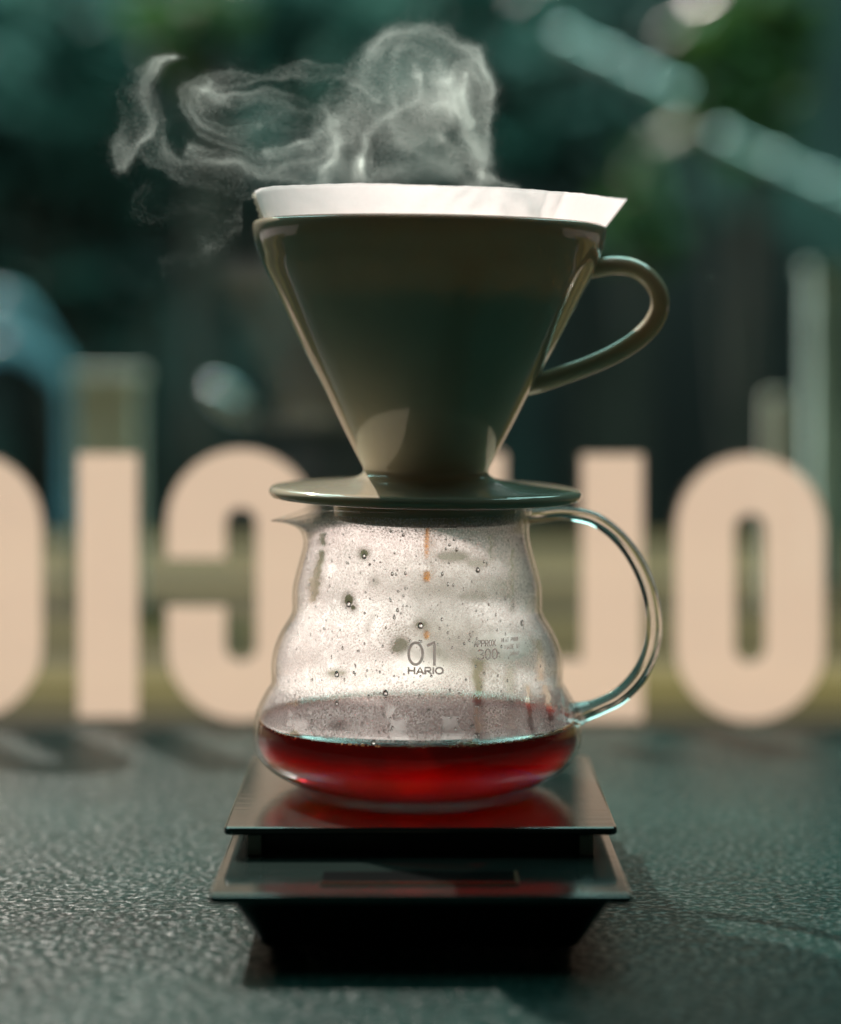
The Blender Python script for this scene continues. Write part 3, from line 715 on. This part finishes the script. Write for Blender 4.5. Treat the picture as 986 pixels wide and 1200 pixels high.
GL = {'A': [[(0, 1), (.5, 0), (1, 1)], [(.2, .65), (.8, .65)]], 'P': [[(0, 1), (0, 0), (.7, 0), (1, .15), (1, .4), (.7, .55), (0, .55)]],
      'R': [[(0, 1), (0, 0), (.7, 0), (1, .15), (1, .4), (.7, .55), (0, .55)], [(.5, .55), (1, 1)]], 'O': [ell(.5, .5, .5, .5, 14)],
      'X': [[(0, 0), (1, 1)], [(1, 0), (0, 1)]], 'H': [[(0, 0), (0, 1)], [(1, 0), (1, 1)], [(0, .5), (1, .5)]], 'I': [[(.5, 0), (.5, 1)]],
      'E': [[(1, 0), (0, 0), (0, 1), (1, 1)], [(0, .5), (.8, .5)]], 'T': [[(0, 0), (1, 0)], [(.5, 0), (.5, 1)]], 'F': [[(1, 0), (0, 0), (0, 1)], [(0, .5), (.8, .5)]],
      'M': [[(0, 1), (0, 0), (.5, .7), (1, 0), (1, 1)]], 'D': [[(0, 0), (.6, 0), (1, .3), (1, .7), (.6, 1), (0, 1), (0, 0)]],
      'N': [[(0, 1), (0, 0), (1, 1), (1, 0)]], 'J': [[(1, 0), (1, .8), (.6, 1), (0, .85)]], '3': [[(0, .12), (.4, 0), (.95, .14), (.9, .4), (.45, .48), (1, .62), (.95, .9), (.45, 1), (0, .87)]],
      '0': [ell(.5, .5, .48, .5, 16)], '.': [[(0, .93), (.15, .93)]]}
def text(name, s, x0, y0, w, h, gap, wd, slope=0, shrink=0):
    st = []; x = x0
    for i, ch in enumerate(s):
        cw = w*(1-shrink*i/len(s))*(.25 if ch in '.' else (.5 if ch == 'I' else (1.25 if ch == 'M' else 1)))
        if ch != ' ':
            for g_ in GL[ch]: st.append([(x+u*cw, y0+v*h+slope*(x+u*cw-x0)) for u, v in g_])
        x += cw+gap
    return strokes_obj(name, st, wd)
strokes_obj('printed_number', [ell(487.3, 766, 8.2, 12.8, 36), [(501.5, 756.5), (509.3, 752.6), (509.3, 779)]], 3.2)
strokes_obj('printed_logo', [[(479, 782.4), (479, 789.6)], [(486, 782.4), (486, 789.6)], [(479, 786), (486, 786)], [(488.5, 789.8), (492.5, 782.2), (496.3, 789.8)], [(490, 787.6), (495, 787.6)],
    [(498.4, 789.6), (498.4, 782.4), (504, 782.4), (505, 784.4), (504, 786.4), (498.4, 786.4)], [(502, 786.4), (505.4, 789.8)], [(508, 782.4), (508, 789.6)], ell(515, 786, 4.3, 3.7, 18)], 2.2)
text('printed_mark', 'APPROX.', 556, 751, 3.3, 7, 1.0, 1.15, slope=-.05)
text('printed_mark', '300', 560.5, 761.5, 6.3, 11.5, 1.9, 1.8, slope=-.05)
text('printed_mark', 'HEAT PROOF', 588, 748, 1.6, 4.6, .7, .7, slope=-.10, shrink=.3)
text('printed_mark', 'MADE IN', 592, 756, 2.0, 5.0, .8, .8, slope=-.10, shrink=.3)
text('printed_mark', 'JAPAN', 597, 764, 1.9, 4.6, .7, .75, slope=-.12, shrink=.3)

# ---- coffee dripping from the dripper into the server
M_amber = real_glass('amber coffee drop', 1.33, (.85, .55, .14))
drip = empty('coffee_drip', (.0019, .741, .11)); tag(drip, 'thin amber stream of coffee dripping inside the glass server', 'drip')
tube('stream', [(.0019, .741, .1205), (.0021, .741, .1135), (.0019, .741, .109), (.0020, .741, .104)], [.0012, .0006, .0007, .00025], M_amber, drip, seg=12)
for z_, r_ in ((.0985, .0012), (.079, .0009)):
    bm = bmesh.new(); bmesh.ops.create_uvsphere(bm, u_segments=14, v_segments=10, radius=r_, matrix=Matrix.Translation((.002, .741, z_)) @ Matrix.Diagonal((1, 1, 1.7, 1))); bm_obj('drop', bm, M_amber, drip, True)

# ================================================================== dripper
DXc = 1.6*mm
drp = empty('coffee_dripper', (DXc, .740, .1245)); tag(drp, 'glazed white ceramic cone dripper with loop handle on the glass server', 'dripper')
def dshift(r, a, z):
    zz_ = z/mm; mid_ = np.interp(zz_, [135, 147.1, 160.5, 173, 185.3, 201.6, 212], [17, 25.4, 32.2, 39.2, 45.4, 54.0, 56.6])*mm
    if 148 < zz_ < 211 and r < mid_:      # spiral ribs on the inner wall
        q = math.sin(.5*(24*a+zz_*.16))**2; r -= .9*mm*q**3*min(1, (211-zz_)/4, (zz_-148)/4)
    return (DXc+r*math.cos(a), .740+r*math.sin(a), z)
oc = [(56.9, 212.2), (57.9, 211), (58.6, 209.3)]
OUTD = [(57.6, 216.3), (58.7, 215.4), (58.9, 213.6), (58.3, 210), (57.0, 206), (55.4, 201.6), (51.5, 194), (47.2, 185.3), (41.0, 173), (34.2, 160.5), (27.4, 147.1), (23.2, 139), (21.2, 135.2), (20.9, 133.6), (21.9, 132.3),
        (25, 131.1), (33, 130.0), (44, 129.0), (50.2, 128.4), (51.7, 127.6), (52.1, 126.4), (51.4, 125.2), (49.5, 124.6), (40, 124.5), (31.2, 124.4), (30.6, 123.6), (30.2, 118.2), (29.6, 117.2), (28.4, 117.2), (27.6, 118.4), (26.8, 122.5), (20, 124), (11, 126), (10, 128), (10.6, 134)]
INN = [(23.8, 147.5), (37.4, 173), (47.6, 192), (53.2, 204), (54.6, 212), (55.6, 215.6)]
dp = [tuple(p) for p in spline(OUTD+INN, 4)]
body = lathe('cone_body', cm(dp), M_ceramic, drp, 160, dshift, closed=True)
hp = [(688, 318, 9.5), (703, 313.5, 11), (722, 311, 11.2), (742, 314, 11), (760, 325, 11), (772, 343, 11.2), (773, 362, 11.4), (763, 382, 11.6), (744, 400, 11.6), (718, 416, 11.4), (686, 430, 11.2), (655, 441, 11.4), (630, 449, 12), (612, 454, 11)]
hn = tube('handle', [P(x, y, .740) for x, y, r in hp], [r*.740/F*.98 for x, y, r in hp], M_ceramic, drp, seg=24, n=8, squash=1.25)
# tilt a touch to the right, as it sits
piv = Vector((DXc, .74, .1245)); TILT = Matrix.Translation(piv) @ Matrix.Rotation(R(.9), 4, 'Y') @ Matrix.Translation(-piv)
for o in (body,): o.data.transform(TILT)

# ---- paper filter
filt = empty('paper_filter', (DXc, .740, .150)); tag(filt, 'white cone paper filter standing up out of the dripper rim', 'paper filter')
zs = np.concatenate([np.linspace(137, 212, 16), np.linspace(214, 225.2, 10)])
verts = []; faces = []; SG = 240
def f_rad(a, z):
    base = np.interp(z, [137, 147.5, 173, 192, 204, 212, 216, 225.4], [17.0, 22.2, 35.7, 46.0, 51.6, 53.6, 55.3, 59.2])
    k = max(0, (z-206)/19)
    dr = abs((a+math.pi) % (2*math.pi)-math.pi); dl = math.pi-dr
    base += k*(6.2*math.exp(-(dr/.13)**1.2)-.9*math.exp(-(dl/.10)**1.3)) - k*1.8*math.exp(-((dr-.5)/.3)**2)
    base += k*.4*(math.sin(3*a+1)+.35*math.sin(7*a+2)+.1*math.sin(17*a))
    return base
for i, z in enumerate(zs):
    for k in range(SG):
        a = 2*math.pi*k/SG; r = f_rad(a, z)*mm
        top = (i/(len(zs)-1))**6*(.45*math.sin(2*a+.6)+.12*math.sin(9*a)+.05*math.sin(31*a)+.04*math.sin(67*a))
        verts.append((DXc+r*math.cos(a), .740+r*math.sin(a), (z+top)*mm))
for i in range(len(zs)-1):
    for k in range(SG):
        k2 = (k+1) % SG; faces.append((i*SG+k, i*SG+k2, (i+1)*SG+k2, (i+1)*SG+k))
fo = mesh_obj('cone', verts, faces, M_paper, filt)
fo.data.transform(TILT)
so = fo.modifiers.new('thickness', 'SOLIDIFY'); so.thickness = .00022; so.offset = -1
# crimped side seam, a folded double strip on the left
M_seam = pbr('crimped paper seam', (.6, .58, .5), .95, trans=.25, bump=1, bscale=1500, bdist=.0004)
bm = bmesh.new(); prev = None
for i in range(26):
    z = 206+19.2*i/25; r = f_rad(math.pi, z)+.25; wv = .35*math.sin(i*2.2)
    q = []
    for dth, dr_ in ((-.002, 0), (-.075, 1.0+wv), (-.085, 1.35+wv), (-.004, .5)):
        a = math.pi-dth*1.0; rr_ = (r+dr_)*mm
        q.append(bm.verts.new((DXc+rr_*math.cos(a), .740+rr_*math.sin(a), z*mm)))
    if prev:
        for k in range(4): bm.faces.new((prev[k], prev[(k+1) % 4], q[(k+1) % 4], q[k]))
    prev = q
bmesh.ops.recalc_face_normals(bm, faces=bm.faces)
sm = bm_obj('seam', bm, M_seam, filt); sm.data.transform(TILT)
# wet coffee bed inside the filter

M_grounds = pbr('wet coffee grounds', (.030, .015, .007), .7, bump=.8, bscale=900, bdist=.001)
gr = lathe('coffee_grounds', [(0, .190), (.02, .1905), (.035, .193), (.0445, .197), (.0452, .1965), (.0350, .174), (.0216, .1485), (0, .146)], M_grounds, filt, 64, lambda r, a, z: (DXc+r*math.cos(a), .740+r*math.sin(a), z))
for v in gr.data.vertices:
    if v.co.x == 0 and v.co.y == 0: v.co.x = DXc; v.co.y = .740
gr['kind'] = 'stuff'
# ================================================================== steam
def steam_points(n_total=260000, seed=7):
    rng=np.random.default_rng(seed)
    def spl(P,u):
        P=np.asarray(P,float); n=len(P)-1
        t=np.clip(u,0,.99999)*n; i=t.astype(int); f=(t-i)[:,None]
        a=P[np.clip(i-1,0,n)];b=P[i];c=P[i+1];d=P[np.clip(i+2,0,n)]
        return .5*(2*b+(c-a)*f+(2*a-5*b+4*c-d)*f*f+(3*b-a-3*c+d)*f**3)
    def waves(k,lo,hi,dim,amp):
        r=np.random.default_rng(k); m=14
        W=[]
        for _ in range(m):
            d=r.normal(size=dim); d/=np.linalg.norm(d); L=np.exp(r.uniform(np.log(lo),np.log(hi)))
            W.append((d*2*np.pi/L,r.uniform(0,6.28),r.normal(size=3)*amp*L/hi/np.sqrt(m)*1.6))
        return W
    def warp(p,k,lo,hi,amp):
        o=np.zeros_like(p)
        for kv,ph,a in waves(k,lo,hi,3,amp):
            a=a-kv*(a@kv)/(kv@kv)      # divergence free
            o+=np.sin(p@kv+ph)[:,None]*a
        return p+o
    out=[]
    # (spine [x,y,halfwidth,depth], weight, arc range, depth ratio, streak strength, fuzz)
    S=[]
    S.append(([(470,228,95,0),(455,190,80,5),(455,150,65,0),(480,105,62,-6),(515,85,50,-4),(545,105,34,3),(562,145,20,6),(566,188,9,4)],30,(0,1),.8,.8,2.0))
    S.append(([(560,215,18,4),(545,190,25,3),(520,160,35,0),(498,125,45,-3),(490,95,40,0),(500,60,30,2)],13,(0,1),.7,.8,3.0))
    S.append(([(400,222,40,-4),(385,195,38,-4),(395,160,30,0),(425,120,34,5),(455,85,40,6),(480,55,30,6),(540,70,20,4),(570,110,10,4)],12,(0,1),.6,.9,1.5))
    S.append(([(555,205,8,0),(566,170,9,2),(575,130,8,2),(566,100,9,2),(545,92,10,2),(536,118,10,2),(545,140,8,2),(556,150,4,0)],6,(0,1),.6,.5,1.0))
    S.append(([(430,190,8,0),(405,160,14,0),(380,150,22,0),(330,150,34,3),(285,140,38,5),(252,125,30,4),(238,105,14,3),(245,88,4,2)],7,(0,1),.6,.9,1.0))
    S.append(([(440,110,5,0),(410,92,7,0),(360,98,9,0),(315,88,7,1),(270,84,9,2),(242,95,10,2),(238,125,8,2),(258,150,6,2),(300,165,12,0)],3.5,(0,1),.6,.7,.9))
    S.append(([(400,140,6,0),(370,165,9,0),(350,185,14,0),(310,190,12,0)],3,(0,1),.5,.7,1.0))
    S.append(([(204,74,2,0),(180,84,9,0),(162,110,17,0),(153,145,20,2),(151,175,12,3),(147,198,3,3)],4,(0,1),.5,.5,1.2))
    S.append(([(204,76,2,0),(186,86,7,0),(176,120,9,0),(180,160,12,0),(200,190,16,0),(245,208,18,0),(300,214,18,0),(370,216,22,0)],4.5,(0,1),.6,.7,1.4))
    S.append(([(225,168,6,0),(250,185,9,0),(290,190,10,0),(330,197,16,0),(380,210,22,0)],3.2,(0,1),.6,.6,1.4))
    S.append(([(165,215,6,0),(180,255,7,0),(235,245,9,0),(275,250,7,0),(268,285,6,0),(235,305,8,0),(188,318,6,0)],.35,(0,1),.6,.9,1.5))
    S.append(([(340,225,14,0),(290,240,12,0),(262,262,10,0),(240,290,10,0)],.4,(0,1),.6,.8,1.5))
    S.append(([(600,222,10,0),(575,212,8,0),(545,205,14,0)],.8,(0,1),.6,.8,1.0))
    tot=sum(s[1] for s in S)
    for j,(P,w,arc,dr,st,fz) in enumerate(S):
        n=int(n_total*w/tot*4.2)
        u=rng.uniform(0,1,n); ph=rng.uniform(0,2*np.pi,n)
        c=spl([(a,b,h,d) for a,b,h,d in P],u); e=spl(P,np.clip(u+.01,0,1))-spl(P,np.clip(u-.01,0,1))
        L=np.hypot(e[:,0],e[:,1])+1e-6; nx,ny=-e[:,1]/L,e[:,0]/L
        r=np.random.default_rng(100+j)
        # streak density in (u,ph)
        q=np.zeros(n)
        for k in range(1,9):
            q+=np.sin(ph*r.integers(1,16)+u*r.uniform(-9,9)+r.uniform(0,6.28))/np.sqrt(8)
        q2=np.zeros(n)
        for k in range(6): q2+=np.sin(u*r.uniform(6,26)+ph*r.integers(-3,4)+r.uniform(0,6.28))/np.sqrt(6)
        p0=r.uniform(0,6.28); side=(.5+.5*np.cos(ph-p0-r.uniform(-3,3)*u))**1.2*.85+.15
        dens=np.clip(.45+st*.34*q+.25*q2,0.02,1.3)/1.3*side*1.5
        keep=rng.uniform(0,1,n)<dens*np.sqrt(np.clip(c[:,2]/max(x[2] for x in P),.05,1))
        c,nx,ny,ph=c[keep],nx[keep],ny[keep],ph[keep]
        rad=c[:,2]*(1+.0*ph)
        p=np.stack([c[:,0]+nx*rad*np.sin(ph),c[:,1]+ny*rad*np.sin(ph),c[:,3]*2.2+rad*dr*np.cos(ph)],1)
        p+=rng.normal(size=p.shape)*(fz*1.1+.5)+rng.normal(size=p.shape)*(rng.uniform(0,1,len(p))<.35)[:,None]*5.2
        out.append(p)
    # soft body of the cloud
    for cx,cy,sx,sy,w in [(508,118,46,30,.05),(478,150,62,34,.045),(545,130,17,25,.012),(260,110,14,16,.006),(455,200,80,18,.03)]:
        n=int(n_total*w*1.1); p=rng.normal(size=(n,3))*[sx*.5,sy*.5,18]+[cx,cy,0]; out.append(p)
    p=np.concatenate(out)
    p=warp(p,1,80,160,8); p=warp(p,2,45,80,4); p=warp(p,3,20,34,1.5)
    p=p[(p[:,1]<236)|(p[:,0]<285)]
    idx=rng.permutation(len(p))[:n_total]
    return p[idx]

def build_steam():
    p = steam_points(1150000)
    D = .735+p[:, 2]*.740/F*1.0
    X = (p[:, 0]-493)*.740/F; Zz = EYE+(400-p[:, 1])*.740/F; Y = D
    c = np.stack([X, Y, Zz], 1); n = len(c); rng = np.random.default_rng(3)
    s = rng.uniform(.75, 1.3, n)*STEAM_R
    base = np.array([(1, 0, 0), (-.5, .866, .3), (-.5, -.866, -.3)])*1.35
    q = rng.normal(size=(n, 3, 3)); q[:, 0] /= np.linalg.norm(q[:, 0], axis=1, keepdims=True)
    q[:, 1] -= q[:, 0]*np.sum(q[:, 0]*q[:, 1], 1, keepdims=True); q[:, 1] /= np.linalg.norm(q[:, 1], axis=1, keepdims=True); q[:, 2] = np.cross(q[:, 0], q[:, 1])
    v = np.einsum('ka,nab->nkb', base, q)*s[:, None, None]+c[:, None, :]
    f = (np.arange(n)[:, None]*3+np.arange(3)[None]).reshape(-1, 3)
    me = bpy.data.meshes.new('steam'); v = v.reshape(-1, 3)
    me.vertices.add(len(v)); me.vertices.foreach_set('co', v.astype(np.float32).ravel())
    me.loops.add(f.size); me.loops.foreach_set('vertex_index', f.astype(np.int32).ravel())
    me.polygons.add(len(f)); me.polygons.foreach_set('loop_start', np.arange(0, f.size, 3, dtype=np.int32)); me.polygons.foreach_set('loop_total', np.full(len(f), 3, dtype=np.int32))
    me.update(calc_edges=True)
    m, nt, out = new_mat('steam droplets'); L = nt.links.new
    t_ = nd(nt, 'ShaderNodeBsdfTransparent'); a = nd(nt, 'ShaderNodeBsdfTranslucent'); a.inputs[0].default_value = (.90, .95, .91, 1)
    d = nd(nt, 'ShaderNodeBsdfDiffuse'); d.inputs[0].default_value = (.90, .95, .91, 1)
    m1 = nd(nt, 'ShaderNodeMixShader'); m1.inputs[0].default_value = .4; L(a.outputs[0], m1.inputs[1]); L(d.outputs[0], m1.inputs[2])
    m2 = nd(nt, 'ShaderNodeMixShader'); m2.inputs[0].default_value = STEAM_A; L(t_.outputs[0], m2.inputs[1]); L(m1.outputs[0], m2.inputs[2]); L(m2.outputs[0], out.inputs['Surface'])
    me.materials.append(m)
    o = bpy.data.objects.new('steam', me); COL.objects.link(o)
    tag(o, 'wispy curling white steam rising over the paper filter', 'steam', kind='stuff')
STEAM_R = .00014; STEAM_A = .024
build_steam()
